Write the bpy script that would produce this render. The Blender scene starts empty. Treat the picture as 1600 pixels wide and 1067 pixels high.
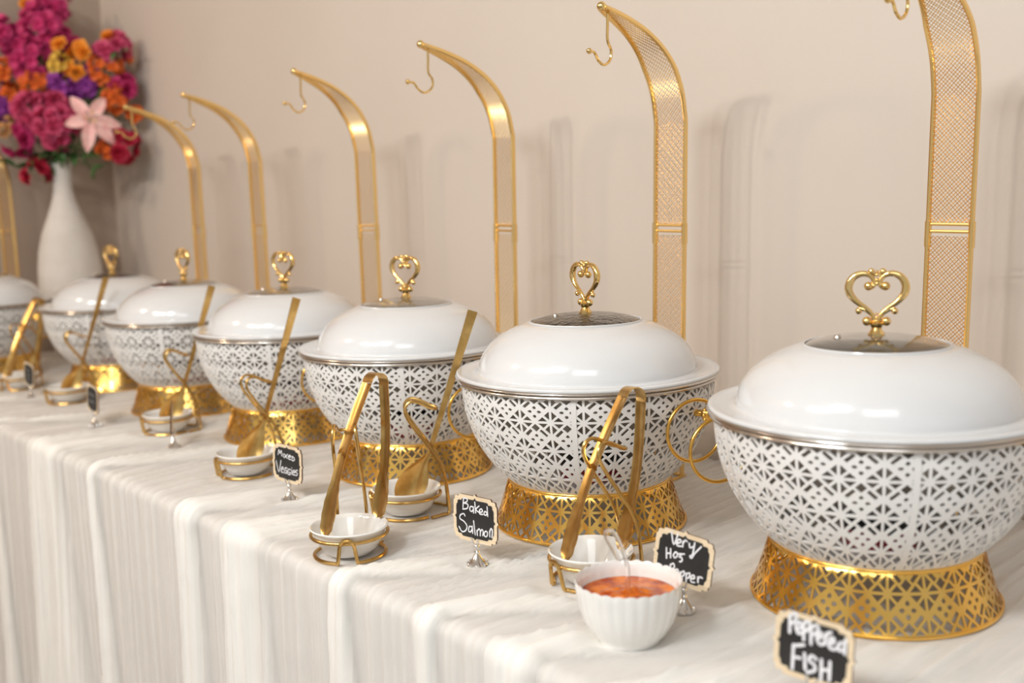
import bpy, bmesh, math, random
import numpy as np
from mathutils import Vector, Matrix
from mathutils.geometry import delaunay_2d_cdt
PI = math.pi
T = 0.75                      # table height
scene = bpy.context.scene
col = scene.collection

# ------------------------------------------------------------------ camera
F = Vector((-0.7405, 0.6584, -0.1336)).normalized()
R_ = Vector((0.6672, 0.7442, -0.0320))
R_ = (R_ - F * R_.dot(F)).normalized()
U_ = R_.cross(F)
cam_d = bpy.data.cameras.new('camera'); cam = bpy.data.objects.new('camera', cam_d)
col.objects.link(cam)
m3 = Matrix((R_, U_, -F)).transposed().to_4x4()
m3.translation = Vector((0, 0, 0.454 + T))
cam.matrix_world = m3
cam_d.sensor_width = 36; cam_d.lens = 1660 / 1600 * 36
cam_d.clip_start = .02
cam_d.dof.use_dof = True; cam_d.dof.focus_distance = 1.38; cam_d.dof.aperture_fstop = 3.1
scene.camera = cam
# ------------------------------------------------------------------ world and light
w = bpy.data.worlds.new('world'); scene.world = w; w.use_nodes = True
w.node_tree.nodes['Background'].inputs[0].default_value = (.97, .955, .945, 1)
w.node_tree.nodes['Background'].inputs[1].default_value = 0.44


def area(name, loc, target, size, power, color=(1, .96, .9), shape='SQUARE', sy=None):
    d = bpy.data.lights.new(name, 'AREA'); d.energy = power; d.size = size; d.color = color; d.shape = shape
    if sy: d.size_y = sy
    o = bpy.data.objects.new(name, d); col.objects.link(o); o.location = loc
    o.rotation_euler = (Vector(target) - Vector(loc)).to_track_quat('-Z', 'Y').to_euler()
    return o


area('bounce_light', (-.65, -.95, 2.62), (-1.1, 1.0, .95), .45, 33, (.92, .97, 1))
area('added_neutral_fill', (0.5, -.6, 2.6), (-.8, 1.0, .8), 1.1, 14, (.91, .96, 1))  # neutral fill added near the camera to stand in for its flash
area('round_downlight', (-1.6, -1.7, 2.6), (-1.7, 1, .8), .14, 15, (1, .93, .84), 'DISK')
area('round_downlight.001', (-1.9, -1.7, 2.6), (-1.5, 1, .8), .12, 5, (1, .80, .62), 'DISK')
area('round_downlight.002', (-1.1, -1.6, 2.6), (-.8, 1, .8), .16, 8, (1, .97, .92), 'DISK')
area('warm_ceiling_light', (-3.1, -1.2, 2.6), (-2.9, 1.0, .9), .35, 13, (1, .76, .56), 'DISK')
scene.view_settings.view_transform = 'Standard'; scene.view_settings.look = 'None'
scene.view_settings.gamma = 1; scene.view_settings.use_curve_mapping = False
scene.view_settings.exposure = 0.22


# ------------------------------------------------------------------ materials
def mat(name, color, rough=.5, metal=0., **k):
    m = bpy.data.materials.new(name); m.use_nodes = True
    b = m.node_tree.nodes['Principled BSDF']
    b.inputs['Base Color'].default_value = (*color, 1); b.inputs['Roughness'].default_value = rough
    b.inputs['Metallic'].default_value = metal
    for n, v in k.items(): b.inputs[n.replace('_', ' ')].default_value = v
    return m


def noise_col(m, c1, c2, scale, detail=3, lo=.35, hi=.65, bump=0, bscale=None, stretch=None, dist=.002):
    nt = m.node_tree; b = nt.nodes['Principled BSDF']
    tc = nt.nodes.new('ShaderNodeTexCoord'); mp = nt.nodes.new('ShaderNodeMapping')
    if stretch: mp.inputs['Scale'].default_value = stretch
    nt.links.new(tc.outputs['Object'], mp.inputs[0])
    n = nt.nodes.new('ShaderNodeTexNoise'); n.inputs['Scale'].default_value = scale; n.inputs['Detail'].default_value = detail
    nt.links.new(mp.outputs[0], n.inputs['Vector'])
    r = nt.nodes.new('ShaderNodeValToRGB'); r.color_ramp.elements[0].position = lo; r.color_ramp.elements[1].position = hi
    r.color_ramp.elements[0].color = (*c1, 1); r.color_ramp.elements[1].color = (*c2, 1)
    nt.links.new(n.outputs['Fac'], r.inputs[0]); nt.links.new(r.outputs[0], b.inputs['Base Color'])
    if bump:
        n2 = nt.nodes.new('ShaderNodeTexNoise'); n2.inputs['Scale'].default_value = bscale or scale
        n2.inputs['Detail'].default_value = 4
        nt.links.new(mp.outputs[0], n2.inputs['Vector'])
        bp = nt.nodes.new('ShaderNodeBump'); bp.inputs['Strength'].default_value = bump; bp.inputs['Distance'].default_value = dist
        nt.links.new(n2.outputs['Fac'], bp.inputs['Height']); nt.links.new(bp.outputs[0], b.inputs['Normal'])
    return m


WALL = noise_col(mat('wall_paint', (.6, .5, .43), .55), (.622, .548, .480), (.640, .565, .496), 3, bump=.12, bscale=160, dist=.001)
WALL2 = noise_col(mat('dimmed_side_wall_paint', (.5, .42, .36), .6), (.41, .325, .26), (.43, .34, .275), 3, bump=.12, bscale=160, dist=.001)  # darker than the back wall: the weaker light here is put into the colour
FLOOR = noise_col(mat('floor_vinyl', (.2, .18, .15), .5), (.19, .17, .14), (.26, .24, .20), 6)
CEIL = mat('ceiling_paint', (.80, .76, .70), .8)
WHITE = mat('white_enamel', (.715, .72, .725), .16, Coat_Weight=.5, Coat_Roughness=.06)
LATT = noise_col(mat('white_powder_coat', (.82, .81, .79), .35), (.80, .79, .77), (.84, .83, .81), 20)
GOLD = noise_col(mat('gold_plate', (.9, .56, .14), .2, 1), (.88, .50, .09), (.95, .60, .16), 14, bump=.12, bscale=60, dist=.001)
GOLDP = noise_col(mat('polished_gold', (.93, .66, .27), .14, 1), (.90, .62, .22), (.94, .68, .30), 30)
GOLDH = mat('satin_champagne_gold', (.93, .64, .25), .24, 1)
GOLDU = noise_col(mat('brushed_gold_utensil', (.85, .58, .25), .26, 1), (.52, .31, .09), (.74, .49, .18), 40, bump=.05, bscale=300, dist=.0005)
STEEL = noise_col(mat('stainless_steel', (.6, .57, .53), .2, 1), (.55, .51, .47), (.66, .62, .58), 12)
DSTEEL = noise_col(mat('dull_steel_pan', (.35, .32, .29), .35, 1), (.30, .28, .25), (.42, .39, .35), 18)
SILVER = mat('silver_plastic', (.78, .76, .74), .12, 1)
PORC = mat('white_porcelain', (.86, .85, .82), .12, Coat_Weight=.6, Coat_Roughness=.05)
WOOD = noise_col(mat('pale_birch', (.80, .64, .43), .6), (.72, .57, .38), (.82, .68, .48), 30, stretch=(1, 1, 8))
BURNT = mat('laser_burnt_edge', (.10, .035, .015), .7)
BOARD = noise_col(mat('black_chalkboard', (.02, .02, .02), .7), (.010, .009, .009), (.026, .024, .023), 25)
CHALK = noise_col(mat('white_chalk_marker', (.8, .8, .82), .8), (.70, .70, .74), (.86, .86, .88), 200)
SMUDGE = mat('faint_chalk', (.22, .22, .22), .8)
REDC = mat('red_fuel_can', (.45, .02, .03), .35)
BLACKP = mat('black_plastic', (.02, .018, .018), .4)
FOOD = noise_col(mat('braised_food', (.10, .05, .02), .35), (.16, .13, .10), (.34, .28, .21), 45, bump=.8, bscale=50, dist=.01)
SAUCE = noise_col(mat('chili_oil_sauce', (.6, .16, .02), .16, Specular_IOR_Level=.25), (.38, .045, .002), (.74, .185, .004), 60, 5, .38, .62, bump=.5, bscale=90, dist=.004)
VASE = noise_col(mat('matte_white_ceramic', (.7, .66, .61), .7), (.66, .62, .57), (.74, .70, .66), 12, bump=.35, bscale=90, dist=.003)
STEM = mat('green_stem', (.06, .13, .03), .6)
LEAF = noise_col(mat('dark_green_leaf', (.05, .12, .03), .5), (.03, .08, .02), (.08, .17, .05), 20)
PLAS = mat('clear_plastic', (1, 1, 1), .04, Transmission_Weight=1., IOR=1.46)
GLASS = mat('lid_glass', (.80, .79, .76), .02, Transmission_Weight=1., IOR=1.5)
GLASSW = noise_col(mat('wet_lid_glass', (.8, .79, .76), .03, Transmission_Weight=1., IOR=1.5), (.78, .77, .74), (.84, .83, .8), 5, bump=.75, bscale=95, dist=.006)


def petal_mat(name, c1, c2):
    m = mat(name, c1, .6, Subsurface_Weight=.0)
    return noise_col(m, c1, c2, 60)


MAG = petal_mat('magenta_petal', (.42, .012, .09), (.68, .05, .22))
PINKM = petal_mat('rose_pink_petal', (.55, .04, .13), (.78, .13, .27))
ORA = petal_mat('orange_petal', (.62, .09, .012), (.85, .20, .02))
AMB = petal_mat('amber_petal', (.85, .26, .02), (.95, .38, .03))
PUR = petal_mat('purple_petal', (.20, .02, .22), (.40, .07, .42))
YEL = petal_mat('yellow_petal', (.72, .42, .05), (.85, .6, .12))
PEA = petal_mat('peach_petal', (.62, .30, .10), (.80, .48, .22))
RED = petal_mat('crimson_petal', (.38, .01, .03), (.58, .02, .07))
LIL = petal_mat('pale_pink_lily_petal', (.88, .45, .44), (.93, .62, .58))


def cloth_mat(name, c1, c2, sheer=None):
    m = mat(name, c1, .75, Sheen_Weight=.25)
    noise_col(m, c1, c2, 5, 4, bump=.18, bscale=420, dist=.0006)
    if sheer:
        nt = m.node_tree; b = nt.nodes['Principled BSDF']; out = nt.nodes['Material Output']
        tr = nt.nodes.new('ShaderNodeBsdfTransparent'); mx = nt.nodes.new('ShaderNodeMixShader')
        at = nt.nodes.new('ShaderNodeAttribute'); at.attribute_name = 'weave_cover'
        nt.links.new(at.outputs['Fac'], mx.inputs[0])
        nt.links.new(tr.outputs[0], mx.inputs[1]); nt.links.new(b.outputs[0], mx.inputs[2])
        nt.links.new(mx.outputs[0], out.inputs[0])
    return m


CLOTH = cloth_mat('ivory_satin', (.76, .715, .69), (.79, .745, .72))
def crinkle(m):
    nt = m.node_tree; b = nt.nodes['Principled BSDF']
    tc = nt.nodes.new('ShaderNodeTexCoord'); mp = nt.nodes.new('ShaderNodeMapping'); mp.inputs['Scale'].default_value = (240, 16, 9)
    n = nt.nodes.new('ShaderNodeTexNoise'); n.inputs['Scale'].default_value = 1; n.inputs['Detail'].default_value = 5; n.inputs['Distortion'].default_value = .6
    bp = nt.nodes.new('ShaderNodeBump'); bp.inputs['Strength'].default_value = .55; bp.inputs['Distance'].default_value = .0022
    nt.links.new(tc.outputs['Object'], mp.inputs[0]); nt.links.new(mp.outputs[0], n.inputs['Vector']); nt.links.new(n.outputs['Fac'], bp.inputs['Height'])
    old = b.inputs['Normal'].links[0].from_socket
    nt.links.new(old, bp.inputs['Normal']); nt.links.new(bp.outputs[0], b.inputs['Normal'])
    return m


GAUZE = cloth_mat('cream_gauze', (.87, .845, .80), (.89, .865, .82), True)
crinkle(GAUZE)


# ------------------------------------------------------------------ mesh helpers
class MB:
    def __init__(s): s.v = []; s.f = []; s.m = []

    def add(s, v, f, mi=0):
        o = len(s.v); s.v += [tuple(p) for p in v]; s.f += [tuple(i + o for i in q) for q in f]; s.m += [mi] * len(f)
        return s

    def grid(s, rows, closeu=False, closev=False, mi=0):      # rows: list of equal length lists of points
        n = len(rows[0]); f = []
        R = len(rows)
        for i in range(R if closev else R - 1):
            for j in range(n if closeu else n - 1):
                a = i * n + j; b = i * n + (j + 1) % n; c = ((i + 1) % R) * n + (j + 1) % n; d = ((i + 1) % R) * n + j
                f.append((a, b, c, d))
        return s.add([p for r in rows for p in r], f, mi)

    def lathe(s, prof, n=32, c=(0, 0, 0), mi=0, axis='z'):
        rows = []
        for r, z in prof:
            rr = []
            for k in range(n):
                a = 2 * PI * k / n
                p = (r * math.cos(a), r * math.sin(a), z)
                if axis == 'y': p = (p[0], -p[2], p[1])
                if axis == 'x': p = (p[2], p[0], p[1])
                rr.append((p[0] + c[0], p[1] + c[1], p[2] + c[2]))
            rows.append(rr)
        return s.grid(rows, closeu=True, mi=mi)

    def ball(s, c, r, n=12, mi=0, sz=1.):
        m = max(4, n // 2)
        return s.lathe([(max(1e-5, r * math.sin(PI * k / m)), -r * sz * math.cos(PI * k / m)) for k in range(m + 1)], n, c, mi)

    def tube(s, pts, r, n=8, closed=False, mi=0, flat=None, up=None):
        P = [Vector(p) for p in pts]; N = len(P)
        rad = r if isinstance(r, (list, tuple)) else [r] * N
        tg = []
        for i in range(N):
            if closed: t = P[(i + 1) % N] - P[i - 1]
            else: t = P[min(i + 1, N - 1)] - P[max(i - 1, 0)]
            tg.append(t.normalized())
        u = Vector(up) if up else (Vector((0, 0, 1)) if abs(tg[0].z) < .9 else Vector((1, 0, 0)))
        rows = []
        for i in range(N):
            if up: u = Vector(up)
            u = (u - tg[i] * u.dot(tg[i])); u.normalize(); v = tg[i].cross(u)
            fl = flat if flat else 1.
            rows.append([tuple(P[i] + u * (rad[i] * fl * math.cos(2 * PI * k / n)) + v * (rad[i] * math.sin(2 * PI * k / n))) for k in range(n)])
        o = len(s.v)
        s.grid(rows, closeu=True, closev=closed, mi=mi)
        if not closed:
            s.f.append(tuple(o + k for k in range(n))[::-1]); s.m.append(mi)
            s.f.append(tuple(o + (N - 1) * n + k for k in range(n))); s.m.append(mi)
        return s

    def box(s, a, b, mi=0):
        x0, y0, z0 = a; x1, y1, z1 = b
        return s.add([(x0, y0, z0), (x1, y0, z0), (x1, y1, z0), (x0, y1, z0), (x0, y0, z1), (x1, y0, z1), (x1, y1, z1), (x0, y1, z1)],
                     [(3, 2, 1, 0), (4, 5, 6, 7), (0, 1, 5, 4), (1, 2, 6, 5), (2, 3, 7, 6), (3, 0, 4, 7)], mi)

    def strip(s, pts, wid, th, side, mi=0, cup=0.):            # flat bar along pts; side = width direction
        rows = []
        P = [Vector(p) for p in pts]; N = len(P); S = Vector(side).normalized()
        for i in range(N):
            t = (P[min(i + 1, N - 1)] - P[max(i - 1, 0)]).normalized()
            sd = (S - t * S.dot(t)).normalized(); nn = t.cross(sd)
            a = wid[i] / 2; h = th / 2
            ring = []
            for x, y in ((-a, -h), (-a * .5, -h - cup), (0, -h - cup * 1.3), (a * .5, -h - cup), (a, -h), (a, h), (a * .5, h - cup), (0, h - cup * 1.3), (-a * .5, h - cup), (-a, h)):
                ring.append(tuple(P[i] + sd * x + nn * y))
            rows.append(ring)
        o = len(s.v)
        s.grid(rows, closeu=True, mi=mi)
        s.f.append(tuple(o + k for k in range(10))[::-1]); s.m.append(mi)
        s.f.append(tuple(o + (N - 1) * 10 + k for k in range(10))); s.m.append(mi)
        return s

    def mesh(s, name, mats, smooth=True, angle=40):
        me = bpy.data.meshes.new(name)
        me.from_pydata(s.v, [], s.f)
        mats = mats if isinstance(mats, (list, tuple)) else [mats]
        for m in mats: me.materials.append(m)
        if len(mats) > 1: me.polygons.foreach_set('material_index', s.m)
        bm = bmesh.new(); bm.from_mesh(me); bmesh.ops.remove_doubles(bm, verts=bm.verts, dist=1e-6)
        bmesh.ops.recalc_face_normals(bm, faces=bm.faces); bm.to_mesh(me); bm.free()
        if smooth:
            me.polygons.foreach_set('use_smooth', [True] * len(me.polygons))
            me.set_sharp_from_angle(angle=math.radians(angle))
        me.update()
        return me

    def build(s, name, mats, parent=None, smooth=True, angle=40):
        return link(name, s.mesh(name, mats, smooth, angle), parent)


def link(name, me, parent=None):
    o = bpy.data.objects.new(name, me); col.objects.link(o)
    if parent: o.parent = parent
    return o


def tag(o, label=None, cat=None, group=None, kind=None):
    if label: o['label'] = label
    if cat: o['category'] = cat
    if group: o['group'] = group
    if kind: o['kind'] = kind
    return o


def empty(name, loc, rz=0., label=None, cat=None, group=None):
    o = bpy.data.objects.new(name, None); col.objects.link(o); o.location = loc; o.rotation_euler = (0, 0, rz)
    o.empty_display_size = .05
    return tag(o, label, cat, group)


def copy_tree(o, parent=None):
    c = o.copy(); col.objects.link(c)
    if parent: c.parent = parent
    for ch in list(o.children): copy_tree(ch, c)
    return c


def smooth_path(pts, sub=6, closed=False):
    P = [Vector(p) for p in pts]; N = len(P); out = []
    rng = range(N if closed else N - 1)
    for i in rng:
        p0 = P[(i - 1) % N] if (closed or i > 0) else P[0]
        p1 = P[i]; p2 = P[(i + 1) % N]; p3 = P[(i + 2) % N] if (closed or i + 2 < N) else P[-1]
        for k in range(sub):
            t = k / sub
            out.append(.5 * ((2 * p1) + (-p0 + p2) * t + (2 * p0 - 5 * p1 + 4 * p2 - p3) * t * t + (-p0 + 3 * p1 - 3 * p2 + p3) * t ** 3))
    if not closed: out.append(P[-1])
    return out


# ------------------------------------------------------------------ openwork lattice sheet
def inset(poly, d):
    n = len(poly); out = []
    area2 = sum(poly[i][0] * poly[(i + 1) % n][1] - poly[(i + 1) % n][0] * poly[i][1] for i in range(n))
    if area2 < 0: poly = poly[::-1]
    L = []
    for i in range(n):
        a = Vector(poly[i]); b = Vector(poly[(i + 1) % n]); t = (b - a).normalized(); nn = Vector((-t.y, t.x))
        L.append((a + nn * d, t))
    for i in range(n):
        p, t = L[i - 1]; q, u = L[i]
        den = t.x * u.y - t.y * u.x
        if abs(den) < 1e-9: out.append(tuple(q)); continue
        k = ((q.x - p.x) * u.y - (q.y - p.y) * u.x) / den
        out.append((p.x + t.x * k, p.y + t.y * k))
    return out


def clip_half(poly, n, c):          # keep points with n.p >= c
    out = []
    for i in range(len(poly)):
        a = poly[i]; b = poly[(i + 1) % len(poly)]
        da = n[0] * a[0] + n[1] * a[1] - c; db = n[0] * b[0] + n[1] * b[1] - c
        if da >= 0: out.append(a)
        if (da > 0) != (db > 0) and abs(da - db) > 1e-12:
            t = da / (da - db); out.append((a[0] + (b[0] - a[0]) * t, a[1] + (b[1] - a[1]) * t))
    return out


def tile_holes(hw, hub):
    H = []
    def add(poly, hubs=(), w=hw):
        p = inset([tuple(q) for q in poly], w)
        cx = sum(q[0] for q in p) / len(p); cy = sum(q[1] for q in p) / len(p)
        for h in hubs:
            dx, dy = cx - h[0], cy - h[1]; l = math.hypot(dx, dy); dx /= l; dy /= l
            p = clip_half(p, (dx, dy), dx * h[0] + dy * h[1] + hub)
        if len(p) >= 3: H.append(p)
    q = .25
    for sx in (0, 1):
        f = (lambda x: x) if sx == 0 else (lambda x: 1 - x)
        add([(f(0), 0), (f(.5), 0), (f(q), q)], [(f(0), 0)])
        add([(f(0), 1), (f(.5), 1), (f(q), .75)], [(f(0), 1)])
        add([(f(0), 0), (f(0), .5), (f(q), q)], [(f(0), 0), (f(0), .5)])
        add([(f(0), .5), (f(0), 1), (f(q), .75)], [(f(0), .5), (f(0), 1)])
        # long slot running down from the upper hub, and a rounded drop
        cx, cy, L, W = .246, .381, .1025, .036
        H.append([(f(cx + a * L + b * W), cy - a * L + b * W) for a, b in ((-1, -1), (1, -1), (1, 1), (-1, 1))])
        H.append([(f(.355 + .062 * math.cos(t) * (1.35 if k == 4 else 1)), .625 + .056 * math.sin(t)) for k, t in enumerate([PI / 4 * k for k in range(8)])])
    H.append([(.5, .055), (.645, .2), (.5, .345), (.355, .2)])
    for cy, sg in ((.480, -1), (.785, 1)):
        H.append([(.5 + .060 * math.sin(t), cy + sg * .055 * math.cos(t) * (1.35 if k == 0 else 1)) for k, t in enumerate([PI / 4 * k for k in range(8)])])
    return H


def lattice(name, cols, rows, fmap, material, th, hw=.036, hub=.11, v_off=0., edge=.05, skip=None):
    holes = []
    for r in range(-1, int(rows) + 2):
        for p in tile_holes(hw, hub):
            p = [(x, y + r + v_off) for x, y in p]
            p = clip_half(p, (0, 1), edge); p = clip_half(p, (0, -1), -(rows - edge))
            if len(p) >= 3:
                a = sum(p[i][0] * p[(i + 1) % len(p)][1] - p[(i + 1) % len(p)][0] * p[i][1] for i in range(len(p)))
                if abs(a) > .0012: holes.append(p)
    V = []; Fc = []
    ny = max(2, int(rows * 8))
    left = [(0, rows * k / ny) for k in range(ny + 1)]; right = [(1, rows * k / ny) for k in range(ny + 1)]
    mid = [(x, y) for y in (0, rows) for x in (.25, .5, .75)]
    outer = left + [(x, rows) for x in (.25, .5, .75)] + right[::-1] + [(x, 0) for x in (.75, .5, .25)]
    V += outer; Ed = [(i, (i + 1) % len(outer)) for i in range(len(outer))]
    hr = []
    for p in holes:
        o = len(V); V += p; Ed += [(o + i, o + (i + 1) % len(p)) for i in range(len(p))]
    ov, oe, of, *_ = delaunay_2d_cdt([Vector(p) for p in V], Ed, [], 1, 1e-7)
    tris = []
    for f in of:
        c = sum((ov[i] for i in f), Vector((0, 0))) / len(f)
        inside = False
        for p in holes:
            if all((p[(i + 1) % len(p)][0] - p[i][0]) * (c.y - p[i][1]) - (p[(i + 1) % len(p)][1] - p[i][1]) * (c.x - p[i][0]) > 0 for i in range(len(p))) or \
               all((p[(i + 1) % len(p)][0] - p[i][0]) * (c.y - p[i][1]) - (p[(i + 1) % len(p)][1] - p[i][1]) * (c.x - p[i][0]) < 0 for i in range(len(p))):
                inside = True; break
        if not inside: tris.append(f)
    bm = bmesh.new()
    for ci in range(cols):
        vs = [bm.verts.new(fmap((ci + p.x) / cols, p.y / rows)) for p in ov]
        for f in tris:
            try: bm.faces.new([vs[i] for i in f])
            except ValueError: pass
    bmesh.ops.remove_doubles(bm, verts=bm.verts, dist=2e-6)
    bmesh.ops.recalc_face_normals(bm, faces=bm.faces)
    me = bpy.data.meshes.new(name); bm.to_mesh(me); bm.free()
    me.materials.append(material)
    o = bpy.data.objects.new('tmp', me); col.objects.link(o)
    s = o.modifiers.new('s', 'SOLIDIFY'); s.thickness = th; s.offset = 0
    dg = bpy.context.evaluated_depsgraph_get()
    me2 = bpy.data.meshes.new_from_object(o.evaluated_get(dg)); me2.name = name
    bpy.data.objects.remove(o); bpy.data.meshes.remove(me)
    me2.polygons.foreach_set('use_smooth', [True] * len(me2.polygons)); me2.set_sharp_from_angle(angle=math.radians(45))
    return me2


# ------------------------------------------------------------------ room
YW, XW = 1.425, -3.60
def struct(o): o['kind'] = 'structure'; return o
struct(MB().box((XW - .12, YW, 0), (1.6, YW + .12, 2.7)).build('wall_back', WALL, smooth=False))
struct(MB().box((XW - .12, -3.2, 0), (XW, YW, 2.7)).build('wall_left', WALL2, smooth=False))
struct(MB().box((XW - .12, -3.2, -.06), (1.6, YW + .12, 0)).build('floor', FLOOR, smooth=False))
struct(MB().box((XW - .12, -3.2, 2.7), (1.6, YW + .12, 2.78)).build('ceiling', CEIL, smooth=False))

# ------------------------------------------------------------------ table cloth
rng = np.random.default_rng(5)


def vnoise(x, y, seed):
    r = np.random.default_rng(seed); G = r.random((256, 256))
    xi = np.floor(x).astype(int); yi = np.floor(y).astype(int); fx = x - xi; fy = y - yi
    fx = fx * fx * (3 - 2 * fx); fy = fy * fy * (3 - 2 * fy)
    g = lambda a, b: G[a % 256, b % 256]
    return (g(xi, yi) * (1 - fx) + g(xi + 1, yi) * fx) * (1 - fy) + (g(xi, yi + 1) * (1 - fx) + g(xi + 1, yi + 1) * fx) * fy


def cloth_sheet(name, x0, x1, dx, ds, off, wrinkle, attr, material):
    # path across the table: from the back edge over the front edge and down to the floor
    yb, yf, r = 1.415, 0.664, .012
    L1 = yb - yf - r; L2 = r * PI / 2; L3 = T - r - .012
    S = np.concatenate([np.linspace(0, L1, int(L1 / ds)), L1 + np.linspace(0, L2, 6)[1:], L1 + L2 + np.linspace(0, L3, int(L3 / (ds * 1.3)))[1:]])
    X = np.arange(x0, x1 + 1e-6, dx)
    SS, XX = np.meshgrid(S, X, indexing='ij')
    a = np.clip((SS - L1) / L2, 0, 1) * PI / 2
    Y = np.where(SS <= L1, yb - SS, np.where(SS <= L1 + L2, yf + r - r * np.sin(a), yf))
    Z = np.where(SS <= L1, T, np.where(SS <= L1 + L2, T - r + r * np.cos(a), T - r - (SS - L1 - L2)))
    ny = -np.sin(a); nz = np.cos(a)
    if wrinkle: h, sh, cover = wrinkle(XX, SS, L1)
    else: h, sh, cover = 0 * XX, 0 * XX, 0 * XX + 1
    h = h + off
    P = np.stack([XX + sh, Y + ny * h, np.maximum(Z + nz * h, .004)], -1).reshape(-1, 3)
    nI, nJ = SS.shape
    idx = np.arange(nI * nJ).reshape(nI, nJ)
    q = np.stack([idx[:-1, :-1], idx[1:, :-1], idx[1:, 1:], idx[:-1, 1:]], -1).reshape(-1, 4)
    me = bpy.data.meshes.new(name)
    me.vertices.add(len(P)); me.vertices.foreach_set('co', P.ravel().astype(np.float32))
    me.loops.add(q.size); me.loops.foreach_set('vertex_index', q.ravel().astype(np.int32))
    me.polygons.add(len(q)); me.polygons.foreach_set('loop_start', (np.arange(len(q)) * 4).astype(np.int32))
    me.update(calc_edges=True); me.validate()
    me.polygons.foreach_set('use_smooth', [True] * len(me.polygons))
    if attr:
        A = me.attributes.new('weave_cover', 'FLOAT', 'POINT'); A.data.foreach_set('value', cover.ravel().astype(np.float32))
    me.materials.append(material)
    return link(name, me)


BUN = [(-3.4, .04), (-3.1, .05), (-2.78, .03), (-2.46, .022), (-2.13, .085), (-1.876, .022), (-1.502, .038), (-1.325, .058), (-1.07, .032), (-.90, .022), (-.765, .03), (-.62, .02), (-.47, .04), (-.2, .05)]


FOOT = [(-.591, 1.055, .138), (-1.018, 1.042, .138), (-1.442, 1.048, .138), (-1.857, 1.056, .138), (-2.284, 1.045, .138), (-2.746, 1.062, .138), (-3.175, .862, .138),
        (-.846, .866, .062), (-1.141, .722, .055), (-1.233, .881, .062), (-1.626, .833, .062), (-2.067, .890, .062), (-2.592, .875, .062), (-2.901, .856, .062),
        (-.482, .763, .014), (-.708, .867, .014), (-.986, .807, .014), (-1.420, .795, .014), (-1.914, .831, .014), (-2.245, .806, .014), (-2.721, .828, .014), (-.704, .774, .036), (-3.4, 1.185, .06)]


def gauze_wrinkle(X, S, L1):
    drop = np.clip((S - L1 - .02) / .6, 0, 1)
    near = np.clip((S - L1 + .30) / .30, 0, 1)            # how gathered the folds are towards the front edge
    warp = (vnoise(X * 1.7 + 3, S * 1.3, 1) - .5) * .16 * (1 - near) + (vnoise(X * 5, S * 3, 2) - .5) * .025 * (1 - near * .7)
    u = X + warp
    h = np.zeros_like(X); cover = np.full_like(X, .50)
    g = np.zeros_like(X)
    for c, wd in BUN:
        wob = vnoise(S * 3.1 + c * 17, 0 * S + c * 5 + 40, 31)
        wdt = (.65 + .75 * vnoise(S * 2.3 + c * 9, 0 * S + 77 + c, 32)) * wd * (1 + .8 * drop) + .07 * (1 - near) * (1 - drop)
        cc = c + .045 * drop + (1 - near) * .16 + (wob - .5) * .02
        t = np.clip(1 - ((u - cc) / wdt) ** 2, 0, 1)
        g = np.maximum(g, t ** .6 * (.15 + .85 * near))
    fr = 1.0
    k1 = vnoise(u * 55, S * 1.1, 3); k2 = vnoise(u * 120, S * 2.0, 4); k3 = vnoise(u * 24, S * .9, 5); k4 = vnoise(u * 200, S * 4, 9)
    rd = lambda k: 1 - np.abs(2 * k - 1)
    h += g * (.0014 + .0062 * rd(k1) ** 2 + .0040 * rd(k2) ** 2 + .0014 * k4)
    h += (.0030 * rd(k1) ** 4 + .0018 * rd(k2) ** 3 + .0010 * k4) * (1 - .5 * g) * (1.5 - .7 * drop)
    # the hanging part: soft pleats
    h += drop * (.012 * vnoise(u * 9, S * .7, 6) + .004 * rd(k3) + .010 * g)
    # small crumples
    m = np.ones_like(X)
    for fx, fy, fr_ in FOOT:
        d = np.hypot(X - fx, (1.415 - S) - fy)
        m = np.minimum(m, np.clip((d - fr_) / .022, 0, 1))
    h += .0011 * vnoise(X * 60 + S * 30, S * 50 - X * 15, 7) + .0012 * vnoise(X * 28 - S * 10, S * 22, 8)
    h = h * (.12 + .88 * m)
    cover = np.clip(.50 + .48 * g + .18 * rd(k1) ** 3, 0, .99)
    sh = drop * .02 * (vnoise(X * 9, S * 1.2, 11) - .5)
    return h + .0008, sh, cover


def base_wrinkle(X, S, L1):
    drop = np.clip((S - L1 - .02) / .6, 0, 1)
    h = drop * (.012 * vnoise(X * 9, S * .6, 21) + .002 * vnoise(X * 80, S * 1.5, 22))
    return h, 0 * X, 0 * X + 1


tc = cloth_sheet('tablecloth', -3.56, 0.3, .012, .03, 0.0, base_wrinkle, False, CLOTH)
tag(tc, 'long plain ivory tablecloth hanging to the floor under the gauze', 'tablecloth')
gz = cloth_sheet('gauze_overlay', -3.56, 0.3, .0036, .0068, .0012, gauze_wrinkle, True, GAUZE)
tag(gz, 'sheer cream gauze overlay with gathered folds over the table front', 'table linen')

ZT = T + .0031                 # where things stand on the cloth
LIFT = .003

# ------------------------------------------------------------------ chafing dish
def bowl_r(z): return .1735 * math.sqrt(max(0, 1 - ((.200 - z) / .175) ** 2))


def dome_prof():
    return [(.1495, .2160), (.1500, .2185), (.1490, .224), (.1465, .233), (.1410, .243), (.1320, .2535), (.1190, .2635), (.1040, .2715), (.0890, .2775), (.0765, .2815)]


bowl_me = lattice('lattice_bowl', 26, 3.5, lambda u, v: (bowl_r(.203 - .141 * (v * .82 + v * v * .18)) * math.cos(2 * PI * u), bowl_r(.203 - .141 * (v * .82 + v * v * .18)) * math.sin(2 * PI * u), .203 - .141 * (v * .82 + v * v * .18)), LATT, .0016, edge=.03, v_off=.85, hub=.105)


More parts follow.
